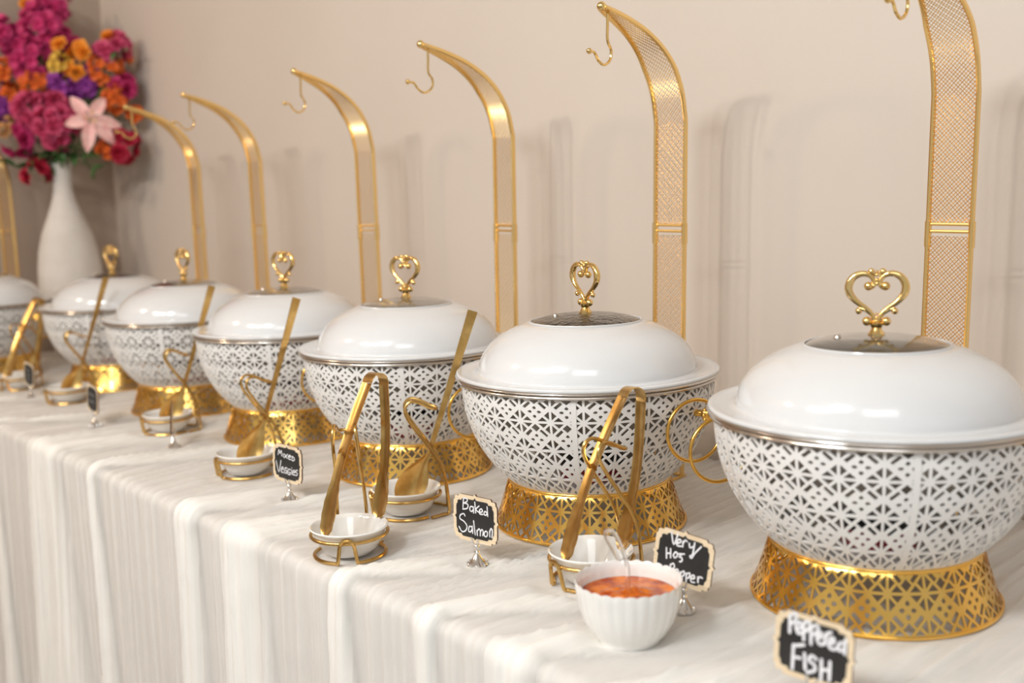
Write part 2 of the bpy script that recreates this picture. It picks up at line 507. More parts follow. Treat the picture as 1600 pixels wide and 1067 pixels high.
def stand_map(u, v):
    z = .002 + .062 * v
    r = .1335 - .021 * v ** .85 - (.0015 if v > .97 else 0)
    return (r * math.cos(2 * PI * u), r * math.sin(2 * PI * u), z)


stand_me = lattice('openwork_stand', 20, 1.5, stand_map, GOLD, .0013, hw=.038, hub=.115, v_off=.0, edge=.07)


def ring_mb(R, z, a, b, n=96, m=10):
    mb = MB()
    rows = []
    for k in range(m):
        t = 2 * PI * k / m
        rows.append([((R + a * math.cos(t)) * math.cos(2 * PI * j / n), (R + a * math.cos(t)) * math.sin(2 * PI * j / n), z + b * math.sin(t)) for j in range(n)])
    return mb.grid(rows, closeu=True, closev=True)


def heart_mb():
    mb = MB(); s = 1.02e-4
    def P(px, py): return ((px - 470) * s * .9, 0, (820 - py) * s)
    half = [(500, 300), (505, 255), (535, 205), (585, 178), (645, 172), (715, 195), (765, 245), (788, 310), (778, 375), (735, 435), (670, 490), (600, 535), (545, 580), (505, 640), (482, 700)]
    rad = [26, 25, 26, 30, 34, 38, 42, 44, 42, 36, 30, 27, 26, 26, 24]
    scr = [(495, 660), (520, 610), (565, 575), (620, 548), (660, 548)]
    for sg in (1, -1):
        mir = lambda p: (p[0] * sg, p[1], p[2])
        pts = smooth_path([mir(P(*q)) for q in half], 3)
        rr = [];
        for i in range(len(pts)):
            t = i / 3; k = min(int(t), len(rad) - 2); rr.append((rad[k] + (rad[k + 1] - rad[k]) * (t - k)) * s)
        mb.tube(pts, rr, 10, up=(0, 1, 0))
        mb.tube(smooth_path([mir(P(*q)) for q in scr], 3), 24 * s, 8, up=(0, 1, 0))
        for (x, y, r) in ((565, 305, 48), (520, 290, 26), (672, 570, 36), (578, 680, 50), (535, 150, 36), (515, 165, 24), (655, 545, 26)):
            mb.ball(mir(P(x, y)), r * s, 12)
        mb.tube([mir(P(x, y)) for x, y in ((490, 200), (505, 170), (535, 150))], 20 * s, 8)
        mb.tube([mir(P(x, y)) for x, y in ((500, 290), (535, 320), (565, 305))], 26 * s, 8)
    for (x, y, r) in ((470, 185, 22), (470, 240, 24), (470, 278, 24), (470, 150, 16), (470, 600, 16), (470, 645, 20), (470, 680, 26)):
        mb.ball(P(x, y), r * s, 10)
    mb.lathe([(1e-4, .0155), (.0045, .0150), (.0070, .0125), (.0062, .0085), (.0050, .0075), (.0058, .0060), (.0068, .0035), (.0088, .0012), (.0088, -.002)], 24)
    return mb


def make_dish(wet=False):
    root = empty('chafing_dish', (0, 0, 0))
    b = link('bowl', bowl_me, root)
    # plain vertical joint straps of the bowl panels
    for k in range(5):
        a = 2 * PI * (k / 5 + .035)
        mb = MB(); rows = []
        for i in range(13):
            z = .201 - .136 * i / 12
            rr = bowl_r(z) + .0013
            rows.append([(rr * math.cos(a + d / rr), rr * math.sin(a + d / rr), z) for d in (-.0032, -.0015, .0015, .0032)])
        rows2 = [[(x * .988, y * .988, z) for x, y, z in r] for r in rows]
        mb.grid(rows); mb.grid([r[::-1] for r in rows2])
        mb.build('panel_joint', LATT, b)
    ring_mb(.1768, .2058, .0040, .0030).build('rim_band', STEEL, root)
    ring_mb(.1797, .2105, .0031, .0020).build('lid_trim', STEEL, root)
    MB().lathe([(1e-4, .0625), (.1075, .0625), (.1075, .0645), (1e-4, .0645)], 64).build('bowl_floor', LATT, root)
    pan = MB().lathe([(1e-4, .112), (.08, .113), (.115, .124), (.140, .145), (.156, .175), (.164, .205), (.166, .209), (.161, .2085), (.150, .175), (.12, .13), (.08, .118), (1e-4, .117)], 64)
    p = pan.build('water_pan', DSTEEL, root); p['label'] = 'dull steel pan seen through the openwork'
    # food in the pan
    mb = MB(); rows = []
    rr = random.Random(3)
    for i in range(15):
        r = .158 * i / 14 + 1e-4
        rows.append([(r * math.cos(2 * PI * j / 40), r * math.sin(2 * PI * j / 40), .188 + (.008 * rr.random() if 0 < i < 13 else 0)) for j in range(40)])
    mb.grid(rows, closeu=True).build('food', FOOD, root)
    # lid: white flange and dome in one skin, glass centre
    prof = [(.1800, .2115), (.1812, .2135), (.1805, .2160), (.1785, .2168), (.172, .2150), (.160, .2135), (.152, .2138)] + dome_prof() + [(.0755, .2812), (.0755, .2795)] + [(r - .0022, z - .0022) for r, z in dome_prof()[::-1]] + [(.150, .2112), (.172, .2112), (.1800, .2115)]
    lid = MB().lathe(prof, 128).build('lid', WHITE, root, angle=60)
    gl = [(.0765, .2800), (.070, .2832), (.060, .2862), (.045, .2892), (.025, .2912), (1e-4, .2918)]
    g = MB().lathe(gl + [(r, z - .003) for r, z in gl[::-1]], 64).build('glass_window', GLASSW if wet else GLASS, lid, angle=60)
    g['label'] = 'glass centre of the lid' + (' beaded with droplets' if wet else '')
    ring_mb(.0766, .2815, .0014, .0012, 64, 8).build('window_trim', WHITE, lid)
    MB().lathe([(1e-4, .0032), (.0026, .0028), (.0038, .001), (.0042, -.001)], 16).build('steam_rivet', STEEL, lid).location = (-.042 * .7, -.042 * .7, .2895)
    kn = heart_mb().build('heart_knob', GOLDP, lid); kn.location = (0, 0, .2918)
    # stand
    st = link('stand', stand_me, root)
    ring_mb(.1335, .0025, .0016, .0020).build('stand_foot_ring', GOLD, st)
    ring_mb(.1120, .0640, .0022, .0022).build('stand_top_ring', GOLD, st)
    # ring handles
    for sg in (1, -1):
        bz = .170; br = bowl_r(bz) + .001
        mb = MB()
        mb.lathe([(.0040, -.002), (.0045, .006), (.0038, .009), (.0070, .012), (.0092, .016), (.0080, .021), (.0045, .024), (1e-4, .025)], 18, (0, 0, 0), axis='x')
        for k in range(8):
            a = 2 * PI * k / 8
            mb.ball((.0165, .0082 * math.cos(a), .0082 * math.sin(a)), .0028, 8)
        for k in range(5):
            a = 2 * PI * k / 5
            mb.ball((.0225, .0042 * math.cos(a), .0042 * math.sin(a)), .0022, 8)
        bs = mb.build('handle_boss', GOLD, root); bs.location = (sg * br, 0, bz); bs.rotation_euler = (0, 0, 0 if sg > 0 else PI)
        off = (-.026, -.017) if sg > 0 else (-.033, -.030)
        pts = [((.018 if sg > 0 else .016) * math.cos(t), .036 * math.cos(t), .0395 * math.sin(t)) for t in [2 * PI * k / 48 for k in range(48)]]
        MB().tube(pts, .0023, 10, closed=True, up=(1, 0, 0)).build('ring_handle', GOLD, root).location = (sg * (br + .014), off[0], bz + off[1])
    return root


DISH = [  # x, y, knob turn, wet, label
    (-.591, 1.055, 30, 'chafing dish nearest the camera, behind the Peppered Fish card'),
    (-1.018, 1.042, -11, 'chafing dish, second nearest, droplets under its lid glass'),
    (-1.442, 1.048, 11, 'chafing dish behind the tongs at the table edge'),
    (-1.857, 1.056, 10, 'chafing dish right behind the small mixed veggies card'),
    (-2.284, 1.045, 0, 'chafing dish behind the card seen edge-on'),
    (-2.746, 1.062, 8, 'chafing dish standing in front of the white vase'),
    (-3.175, .862, 25, 'chafing dish cut off by the left edge of the frame')]
d0 = make_dish(); dw = make_dish(True)
for i, (x, y, kn, lab) in enumerate(DISH):
    o = d0 if i == 0 else (dw if i == 1 else copy_tree(d0))
    o.location = (x, y, ZT); o.rotation_euler = (0, 0, math.radians((0, 8, 8, 7, 5, 5, 28)[i]))
    tag(o, lab if lab.startswith('white') else 'white openwork ' + lab, 'chafing dish', 'round white chafing dishes on gold stands')
    for ch in o.children:
        if ch.name.startswith('lid') and not ch.name.startswith('lid_trim'):
            for g in ch.children:
                if g.name.startswith('heart_knob'): g.rotation_euler = (0, 0, math.radians(kn) - o.rotation_euler.z)
        if i == 0 and ch.name.startswith('bowl') and not ch.name.startswith('bowl_floor'): ch.rotation_euler = (0, 0, .2)
        if i == 0 and ch.name == 'ring_handle' and ch.location.x > 0: ch.location.y = .034

# fuel cans under the pans (seen through the openwork)
fc = empty('fuel_can', (0, 0, 0))
MB().lathe([(1e-4, 0), (.042, 0), (.0425, .002), (.0425, .020), (.040, .022), (1e-4, .022)], 32).build('can', REDC, fc)
MB().lathe([(.0430, .019), (.0445, .020), (.0445, .038), (.036, .043), (.036, .040), (.020, .038), (1e-4, .038)], 32).build('burner_cap', BLACKP, fc)
WHERE = ['nearest the camera', 'with the wet lid glass', 'behind the table edge tongs', 'behind the veggies card', 'behind the edge-on card', 'before the vase', 'cut off at the left']
for i, (x, y, kn, lab) in enumerate(DISH):
    o = fc if i == 0 else copy_tree(fc)
    o.location = (x + .01, y - .005, ZT + .0646)
    tag(o, 'red and black fuel can inside the dish ' + WHERE[i], 'fuel can', 'fuel cans under the chafing dishes')

# ------------------------------------------------------------------ lid hanger stands
ARC = [(0, 0), (0, .56), (.010, .600), (.028, .632), (.054, .660), (.088, .682), (.125, .697), (.158, .707), (.172, .711)]   # forward, height


def make_hanger():
    root = empty('lid_hanger_stand', (0, 0, 0))
    W = .027
    cen = smooth_path([(0, -a, z) for a, z in ARC[1:]], 6)
    low = [(0, 0, .002 + .558 * k / 40) for k in range(40)]
    path = [Vector(p) for p in low] + cen
    L = [0]
    for a, b in zip(path, path[1:]): L.append(L[-1] + (b - a).length)
    tot = L[-1]

    def at(s):
        s = min(max(s, 0), tot - 1e-6)
        lo = 0
        import bisect
        i = min(bisect.bisect_right(L, s) - 1, len(path) - 2)
        t = (s - L[i]) / (L[i + 1] - L[i]); p = path[i].lerp(path[i + 1], t)
        tg = (path[min(i + 2, len(path) - 1)] - path[max(i - 1, 0)]).normalized()
        return p, Vector((0, tg.z, -tg.y))
    def half(s):
        d = tot - s
        return W if d > .16 else .004 + (W - .004) * (d / .16) ** .75
    J = .395
    for nm, s0, s1 in (('lower_frame', .0, J - .002), ('upper_frame', J + .002, tot)):
        mb = MB()
        n = 60
        for sg in (1, -1):
            pts = [at(s0 + (s1 - s0) * k / n)[0] + Vector((sg * half(s0 + (s1 - s0) * k / n), 0, 0)) for k in range(n + 1)]
            mb.tube(pts, .0028, 8, flat=1.7, up=(0, 1, .001))
        for s in ((s0 + .004, s1 - .0025) if nm == 'lower_frame' else (s0 + .0025,)):
            p, nn = at(s); mb.tube([p + Vector((-W, 0, 0)), p + Vector((W, 0, 0))], .0024, 8)
        fr = mb.build(nm, GOLDH, root)
        # woven wire panel
        mb = MB(); cell = .0052
        nx = 10; ns = int((s1 - s0 - .01) / cell)
        for i in range(ns):
            for j in range(nx):
                for d in (0, 1):
                    if (i + j) % 1: continue
                    a = (j if d == 0 else j + 1, i); b = (j + 1 if d == 0 else j, i + 1)
                    q = []
                    for (jx, iy) in (a, b):
                        s = s0 + .005 + iy * cell; p, nn = at(s)
                        hw_ = half(s) - .002
                        q.append(p + Vector(((jx / nx * 2 - 1) * hw_, 0, 0)) + nn * (.0005 if ((jx + iy) % 2) else -.0005))
                    t = (q[1] - q[0]).normalized(); sd = t.cross(nn).normalized() * .00045; nn2 = nn * .0005
                    mb.add([q[0] + sd, q[0] + nn2, q[0] - sd, q[0] - nn2, q[1] + sd, q[1] + nn2, q[1] - sd, q[1] - nn2], [(0, 1, 5, 4), (1, 2, 6, 5), (2, 3, 7, 6), (3, 0, 4, 7)])
        me = bpy.data.meshes.new('wire_mesh'); me.from_pydata(mb.v, [], mb.f); me.materials.append(GOLDH)
        link('wire_mesh', me, root)
    for sg in (1, -1):
        MB().tube([(sg * W, 0, J - .022), (sg * W, 0, J + .010)], .0040, 10, flat=1.5, up=(0, 1, 0)).build('sleeve_clip', GOLDH, root)
    tip, _ = at(tot - .002)
    MB().ball(tip + Vector((0, -.004, .001)), .0068, 16).build('ball_finial', GOLDP, root)
    # hook: hangs from the end of the arc
    hk = MB()
    y0, z0 = tip.y + .010, tip.z
    pts = smooth_path([(0, y0, z0 + .002), (0, y0, z0 - .02), (0, y0, z0 - .044), (0, y0 + .008, z0 - .056), (0, y0 + .006, z0 - .070), (0, y0 - .008, z0 - .078), (0, y0 - .021, z0 - .073), (0, y0 - .030, z0 - .063), (0, y0 - .040, z0 - .0615)], 5)
    hk.tube(pts, .0020, 8, up=(1, 0, 0))
    h = hk.build('hook', GOLDP, root)
    MB().ball((0, y0 - .042, z0 - .0615), .0042, 12).build('hook_tip', GOLDP, h)
    # base
    mb = MB(); mb.tube([(-W, -.05, .003), (W, -.05, .003), (W, .008, .003), (-W, .008, .003)], .003, 8, closed=True, up=(0, 0, 1))
    mb.build('base_frame', GOLDH, root)
    return root


HG = [(-.626, 1.29, 5, 'at the right, its arc leaving the top of the frame'),
      (-1.074, 1.29, 6, 'rising between the two nearest dishes'),
      (-1.459, 1.29, -3, 'just left of the second nearest dish'),
      (-1.900, 1.29, 8, 'behind the dish of the Mixed Veggies card'),
      (-2.374, 1.29, 1, 'whose hook overlaps the next arc to its left'),
      (-2.705, 1.29, 0, 'whose hook hangs in front of the flowers'),
      (-3.480, 1.035, 24, 'cut off at the left edge, beside the vase')]
h0 = make_hanger()
for i, (x, y, a, lab) in enumerate(HG):
    o = h0 if i == 0 else copy_tree(h0)
    lean = math.radians(1.4 if i < 3 else 0)
    o.location = (x - .40 * math.sin(lean), y, ZT); o.rotation_euler = (0, lean, math.radians(a))
    tag(o, 'gold mesh lid hanger stand ' + lab, 'hanger stand', 'gold lid hanger stands behind the chafing dishes')

# ------------------------------------------------------------------ spoon rests
def make_rest():
    root = empty('spoon_rest', (0, 0, 0))           # local: foot towards -x, holder towards +x
    r = .0025
    MB().tube([(.0495 * math.cos(2 * PI * k / 56), .0495 * math.sin(2 * PI * k / 56), .0290) for k in range(56)], r, 10, closed=True, up=(0, 0, 1)).build('support_ring', GOLDU, root)
    # one wire: foot arch at the front
    mb = MB(); fa = []
    for sg in (1, -1):
        arc = [(.046 * math.cos(t), sg * .046 * math.sin(t), r) for t in [PI - .30 - (PI * .62) * k / 12 for k in range(13)]][::-1]
        leg = [(-.0480, sg * .0125, .004), (-.0500, sg * .0105, .016), (-.0520, sg * .0085, .028), (-.0525, sg * .004, .0335)]
        fa.append(arc + leg)
    line = fa[0] + fa[1][::-1]
    mb.tube(smooth_path(line, 3), r, 8, up=(.02, .03, 1))
    mb.build('foot_wire', GOLDU, root)
    up = [(.034, .040, .0025), (.050, .028, .0025), (.060, .020, .0035), (.0590, .0195, .030), (.056, .019, .055), (.047, .018, .080), (.031, .0165, .105), (.014, .016, .130), (.004, .0155, .148), (.004, .0145, .160), (.012, .0135, .167), (.024, .0125, .1645), (.038, .0115, .157), (.046, .010, .1545), (.0485, .005, .154)]
    line = up + [(x, -y, z) for x, y, z in up[::-1]]
    MB().tube(smooth_path(line, 4), .0024, 8).build('holder_wire', GOLDU, root)
    MB().lathe([(1e-4, .0030), (.026, .0030), (.030, .0045), (.0375, .012), (.0440, .024), (.0475, .0345), (.0500, .0365), (.0508, .0385), (.0495, .0398), (.0475, .0385), (.0450, .034), (.0400, .022), (.033, .0105), (.024, .0080), (1e-4, .0078)], 64).build('dish', PORC, root)['label'] = 'white porcelain dish'
    return root


RESTS = [(-.846, .866, -100, 'behind the sauce bowl'),
         (-1.141, .722, -37, 'holding tongs at the table edge'),
         (-1.233, .881, -125, 'holding a spoon, just behind the tongs'),
         (-1.626, .833, -100, 'left of the Mixed Veggies card'),
         (-2.067, .890, -105, 'behind the card seen edge-on'),
         (-2.592, .875, -100, 'between the two small far cards'),
         (-2.901, .856, -60, 'at the left edge of the frame')]
r0 = make_rest()
for i, (x, y, a, lab) in enumerate(RESTS):
    o = r0 if i == 0 else copy_tree(r0)
    o.location = (x, y, ZT); o.rotation_euler = (0, 0, math.radians(a + 180))
    tag(o, 'gold wire rest with white porcelain dish ' + lab, 'spoon rest', 'gold wire spoon rests along the table front')

# ------------------------------------------------------------------ serving spoons
def make_spoon():
    root = empty('serving_spoon', (0, 0, 0))
    a = Vector((.036, .004, .088)); b = Vector((.107, .004, .292))
    pts = [a.lerp(b, k / 16) for k in range(17)]
    wid = [.0068 + .0078 * (k / 16) ** 1.3 for k in range(17)]
    MB().strip(pts, wid, .0026, (1, 0, -.33)).build('handle', GOLDU, root)
    tipc = Vector((-.008, .0, .0145))
    ax = (tipc - a).normalized(); sd = Vector((ax.z, 0, -ax.x)).normalized()
    L_ = (tipc - a).length; rows = []; n = 16
    for i in range(n + 1):
        t = i / n
        w_ = .0034 + .0185 * math.sin(PI / 2 * min(1, t / .62)) ** 1.7
        if t > .62: w_ = .0219 * max(0.02, 1 - ((t - .62) / .38) ** 2.6) ** .5
        c = a + ax * (L_ * t); row = []
        for j in range(13):
            s_ = j / 12 * 2 - 1
            dep = .0085 * math.sin(PI * min(1, t * 1.02)) ** .8
            q = c + sd * (w_ * s_) + Vector((0, 1, 0)) * (dep * (1 - s_ * s_) - .002)
            row.append((q.x, q.y, max(q.z, .0105)))
        rows.append(row)
    mb = MB(); low = [[(x, y + .0014, z) for x, y, z in r] for r in rows]
    mb.grid(rows); mb.grid([r[::-1] for r in low])
    nn = 13; R = n + 1
    per = [(0, j) for j in range(nn)] + [(i, nn - 1) for i in range(1, R)] + [(R - 1, j) for j in range(nn - 2, -1, -1)] + [(i, 0) for i in range(R - 2, 0, -1)]
    for k in range(len(per)):
        (i, j), (i2, j2) = per[k], per[(k + 1) % len(per)]
        mb.f.append((i * nn + j, i2 * nn + j2, R * nn + i2 * nn + (nn - 1 - j2), R * nn + i * nn + (nn - 1 - j))); mb.m.append(0)
    mb.build('spoon_bowl', GOLDU, root, angle=60)
    return root


SP = [(2, 'in the rest behind the salmon tongs'), (3, 'in the rest left of the mixed veggies card'),
      (4, 'in the rest behind the card seen edge-on'), (5, 'in the rest between the two far cards')]
s0 = make_spoon()
for n, (i, lab) in enumerate(SP):
    x, y, a, _ = RESTS[i]
    o = s0 if n == 0 else copy_tree(s0)
    o.location = (x, y, ZT); o.rotation_euler = (0, 0, math.radians(a + 180))
    tag(o, 'long gold serving spoon leaning ' + lab, 'spoon', 'gold serving spoons in their rests')

# ------------------------------------------------------------------ tongs
def make_tongs(loc, apex, tipa, tipb, label):
    root = empty('serving_tongs', loc, 0, label, 'tongs', 'gold serving tongs in their rests')
    A, B, Cc = Vector(apex), Vector(tipa), Vector(tipb)
    dn = ((B + Cc) / 2 - A).normalized(); sp = (Cc - B); sp = (sp - dn * sp.dot(dn)).normalized()
    wdir = dn.cross(sp)
    rb = .0145
    bend = [A + dn * (rb - rb * math.sin(PI * k / 12)) - sp * (rb * .9 * math.cos(PI * k / 12)) for k in range(13)]
    n = 44
    for tip, st, nm in ((B, bend[0], 'arm'), (Cc, bend[-1], 'arm')):
        pts = []; wid = []
        for k in range(n + 1):
            t = k / n
            p = st.lerp(tip, t) + (sp if tip is Cc else -sp) * (.007 * math.sin(PI * t))
            pts.append(p)
            wv = .0215 - .0030 * t
            if t > .66: wv = .0185 + .0110 * math.sin(PI * min(1, (t - .66) / .34 * .9)) + .0028 * abs(math.sin((t - .66) / .34 * PI * 4))
            if t > .96: wv *= 1 - (t - .96) * 12
            wid.append(wv)
        MB().strip(pts, wid, .0013, wdir, cup=.0022).build(nm, GOLDU, root, angle=50)
    MB().strip(bend, [.0215] * 13, .0014, wdir).build('spring_bow', GOLDU, root, angle=60)
    return root


make_tongs((-.846, .866, ZT), (.006, .075, .222), (-.012, -.032, .030), (.010, .040, .030), 'gold scalloped tongs standing in the rest behind the sauce bowl')
make_tongs((-1.141, .722, ZT), (-.008, .061, .229), (-.002, -.036, .032), (.000, .045, .038), 'gold scalloped tongs standing in the rest at the table edge')
make_tongs((-2.901, .856, ZT), (-.002, .070, .231), (.020, -.036, .032), (-.014, .040, .034), 'gold tongs at the left edge of the frame, farthest pair')

# ------------------------------------------------------------------ chalkboard cards
def plaque(a, b, n=1.):
    """outline of a plaque with stepped round corners and little points on the sides"""
    c = .0085 * n; q = []
    # quarter from right middle to top middle
    q = [(a + .0024, 0), (a, .0026), (a, b - 1.35 * c)]
    q += [(a - .0022 * (1 - math.cos(t)) , b - 1.35 * c + .5 * c * math.sin(t)) for t in (PI / 6, PI / 3, PI / 2)]
    q += [(a - .55 * c + .30 * c * math.cos(t), b - .62 * c + .30 * c * math.sin(t)) for t in (PI * .1, PI * .3, PI / 2)]
    q += [(a - 1.05 * c, b - .33 * c), (a - 1.1 * c, b - .10 * c), (a - 1.35 * c, b)]
    q += [(.0026, b), (0, b + .0024)]
    out = list(q)
    out += [(-x, y) for x, y in q[::-1][1:]]
    out += [(-x, -y) for x, y in q[1:]]
    out += [(x, -y) for x, y in q[::-1][1:-1]]
    return out


def prism(outline, y0, y1, mb, mside=0):
    n = len(outline); cx = 0
    v = [(x, y0, z) for x, z in outline] + [(x, y1, z) for x, z in outline]
    mb.add(v, [tuple(range(n))], 0); mb.f.append(tuple(range(len(mb.v) - n, len(mb.v)))[::-1]); mb.m.append(0)
    o = len(mb.v) - 2 * n
    for i in range(n):
        mb.f.append((o + i, o + (i + 1) % n, o + n + (i + 1) % n, o + n + i)); mb.m.append(mside)
    return mb


WOOD_ME = prism(plaque(.036, .0290), -.0012, .0012, MB(), 1).mesh('plaque_frame', [WOOD, BURNT], smooth=False)
BOARD_ME = prism(plaque(.0310, .0240), -.0016, -.0011, MB()).mesh('chalkboard', BOARD, smooth=False)


def clip_mesh():
    mb = MB()
    mb.lathe([(1e-4, .0), (.0125, .0), (.0130, .0015), (.0105, .0045), (.0095, .0050), (.0070, .0085), (.0062, .0092), (.0040, .0135), (.0028, .0150), (.0034, .0170), (.0024, .0190), (1e-4, .0195)], 20)
    for k in range(8):
        a = 2 * PI * k / 8; mb.ball((.0112 * math.cos(a), .0112 * math.sin(a), .0030), .0026, 8)
    mb.tube([(0, 0, .018), (0, 0, .026)], .0022, 10)
    mb.ball((0, 0, .024), .0038, 10)
    mb.tube([(0, 0, .025), (-.004, -.003, .030), (-.0055, -.0032, .036)], .0014, 8)
    mb.tube([(0, 0, .025), (.004, -.003, .030), (.0055, -.0032, .036)], .0014, 8)
    mb.tube([(0, .001, .025), (0, .0045, .030), (0, .0030, .038)], .0016, 8)
    return mb


CLIP_ME = clip_mesh().mesh('clip_foot', SILVER)


def make_card(x, y, rz, tilt, label, strokes=None, quad=None, pen=.0009, flip=0, material=None):
    root = empty('chalkboard_card', (x, y, ZT), math.radians(rz), label, 'sign', 'small chalkboard cards along the table front')
    hd = link('plaque_frame', WOOD_ME, root); hd.location = (0, 0, .059); hd.rotation_euler = (math.radians(tilt[0]), math.radians(tilt[1]), 0)
    link('chalkboard', BOARD_ME, hd)
    link('clip_foot', CLIP_ME, root)
    if strokes:
        TL, TR, BR, BL = [Vector(p) for p in quad]
        mb = MB()

        def inv(p):
            u, v = .5, .5
            for _ in range(12):
                q = TL * (1 - u) * (1 - v) + TR * u * (1 - v) + BR * u * v + BL * (1 - u) * v
                e = Vector(p) - q
                du = (TR - TL) * (1 - v) + (BR - BL) * v; dv = (BL - TL) * (1 - u) + (BR - TR) * u
                det = du.x * dv.y - du.y * dv.x
                u += (e.x * dv.y - e.y * dv.x) / det; v += (du.x * e.y - du.y * e.x) / det
            return u, v
        for st in strokes:
            pp = []
            for p in st:
                u, v = inv(p); pp.append(((u - .5) * .062, -.0017, (.5 - v) * .048))
            if len(pp) > 2: pp = smooth_path(pp, 4)
            mb.tube(pp, pen, 8, flat=.3, up=(0, 1, 0))
            mb.ball(pp[0], pen * .95, 8); mb.ball(pp[-1], pen * .95, 8)
        t = mb.build('chalk_lettering', material or CHALK, hd)
        # flatten onto the board
        for v in t.data.vertices: v.co.y = -.0016 + (v.co.y + .0016) * .35
        t['label'] = 'handwritten white lettering'
    return root


SALMON = [[(280, 180), (275, 290)], [(278, 175), (320, 180), (325, 215), (285, 235)], [(285, 235), (335, 255), (325, 305), (272, 310)],
          [(400, 290), (370, 280), (358, 320), (380, 345), (400, 320)], [(402, 285), (405, 365)], [(418, 225), (430, 365)], [(470, 275), (432, 320), (480, 365)],
          [(470, 355), (510, 350), (500, 315), (478, 325), (478, 375), (515, 385)], [(560, 360), (540, 345), (528, 380), (550, 395), (566, 375)], [(565, 285), (573, 410)],
          [(300, 400), (285, 370), (245, 385), (240, 430), (290, 470), (325, 530), (310, 585), (265, 595), (228, 530)],
          [(385, 545), (355, 535), (345, 590), (370, 605), (388, 570)], [(388, 530), (395, 625)], [(405, 465), (425, 645)],
          [(445, 590), (452, 655)], [(448, 600), (470, 570), (485, 600), (485, 660)], [(485, 610), (505, 580), (520, 610), (515, 660)],
          [(550, 600), (530, 630), (540, 670), (565, 665), (570, 620), (550, 600)], [(595, 600), (598, 680)], [(595, 630), (610, 570), (628, 600), (622, 690)]]
PEPPER = [[(245, 165), (295, 300), (330, 185)], [(325, 290), (375, 275), (365, 245), (335, 260), (340, 310), (390, 318)], [(405, 265), (410, 325)], [(408, 285), (430, 255), (455, 268)],
          [(485, 285), (500, 330), (545, 320)], [(550, 280), (545, 400), (515, 420), (540, 440), (570, 390), (635, 320)],
          [(210, 335), (230, 445)], [(265, 345), (280, 440)], [(225, 395), (275, 390)], [(330, 380), (310, 410), (330, 440), (360, 420), (350, 385), (330, 380)],
          [(370, 400), (415, 400), (385, 430), (420, 440), (425, 475), (398, 480)], [(405, 400), (445, 400)],
          [(290, 510), (310, 610)], [(290, 520), (325, 500), (345, 540), (305, 560)], [(355, 590), (400, 590), (385, 560), (360, 580), (370, 620), (415, 630)],
          [(430, 590), (450, 690)], [(432, 600), (470, 580), (475, 625), (445, 640)], [(500, 600), (518, 705)], [(500, 615), (545, 600), (545, 645), (515, 655)],
          [(565, 660), (610, 655), (595, 622), (570, 640), (575, 690), (620, 700)], [(650, 640), (662, 700)], [(655, 665), (675, 640), (705, 652)]]
FISH = [[(270, 235), (275, 430)], [(270, 240), (340, 215), (375, 250), (340, 310), (285, 335)], [(365, 395), (440, 395), (435, 335), (400, 325), (370, 370), (400, 450), (455, 455)],
        [(480, 345), (490, 540)], [(480, 350), (540, 325), (575, 370), (540, 430), (495, 440)], [(590, 400), (600, 600)], [(595, 410), (660, 385), (700, 425), (660, 480), (610, 490)],
        [(685, 530), (750, 530), (740, 480), (695, 490), (690, 560), (740, 620), (790, 610)], [(810, 500), (800, 620)], [(808, 540), (840, 495), (885, 490)],
        [(860, 620), (930, 610), (920, 560), (875, 565), (860, 640), (910, 690), (970, 690)], [(1075, 640), (1020, 625), (990, 680), (1030, 720), (1085, 690)], [(1095, 590), (1090, 765)],
        [(340, 580), (335, 860)], [(340, 590), (500, 600)], [(340, 720), (450, 750)], [(510, 700), (530, 890)], [(690, 790), (620, 740), (580, 790), (660, 850), (670, 920), (560, 930)],
        [(765, 800), (770, 1040)], [(890, 840), (890, 1060)], [(770, 920), (890, 940)]]
VEG = [[(170, 305), (175, 225), (195, 280), (210, 228), (222, 315)], [(238, 275), (245, 325)], [(255, 275), (298, 335)], [(298, 270), (258, 335)],
       [(312, 303), (343, 303), (332, 278), (314, 292), (318, 338), (348, 342)], [(362, 285), (365, 350)], [(362, 285), (393, 312), (390, 348), (365, 352)],
       [(150, 405), (198, 575), (215, 385)], [(228, 520), (258, 517), (247, 485), (230, 505), (234, 565), (262, 570)],
       [(308, 492), (282, 492), (275, 560), (302, 570), (308, 530), (290, 530)], [(355, 502), (327, 502), (320, 570), (350, 582), (355, 548), (336, 548)],
       [(370, 500), (375, 572)], [(369, 468), (370, 472)], [(388, 530), (418, 530), (405, 498), (388, 520), (392, 568), (420, 570)], [(450, 492), (432, 490), (430, 520), (450, 540), (445, 572), (426, 570)]]
make_card(-.482, .763, 6, (-4, 2), 'chalkboard card reading Peppered Fish, nearest the camera', FISH, [(140, 195), (1135, 515), (1120, 1180), (110, 800)], .0015)
make_card(-.708, .867, 8, (-4, 6), 'chalkboard card reading Very Hot Pepper, behind the sauce bowl', PEPPER, [(105, 150), (745, 310), (760, 770), (120, 590)], .00095)
make_card(-.986, .807, 8, (-2, 0), 'chalkboard card reading Baked Salmon, in front of the wet-lidded dish', SALMON, [(190, 155), (640, 255), (645, 760), (200, 625)], .00085)
make_card(-1.420, .795, 6, (-2, 1), 'chalkboard card reading Mixed Veggies', VEG, [(112, 175), (445, 190), (490, 675), (150, 650)], .0008)
make_card(-1.914, .831, -26, (-4, 0), 'chalkboard card turned edge-on to the camera, in front of a spoon rest')
q = [(0, 0), (100, 0), (100, 100), (0, 100)]
SC1 = [[(12 + 8 * k, 32 + (6 if k % 2 else -5)) for k in range(9)], [(20 + 7 * k, 62 + (6 if k % 2 else -6)) for k in range(8)]]
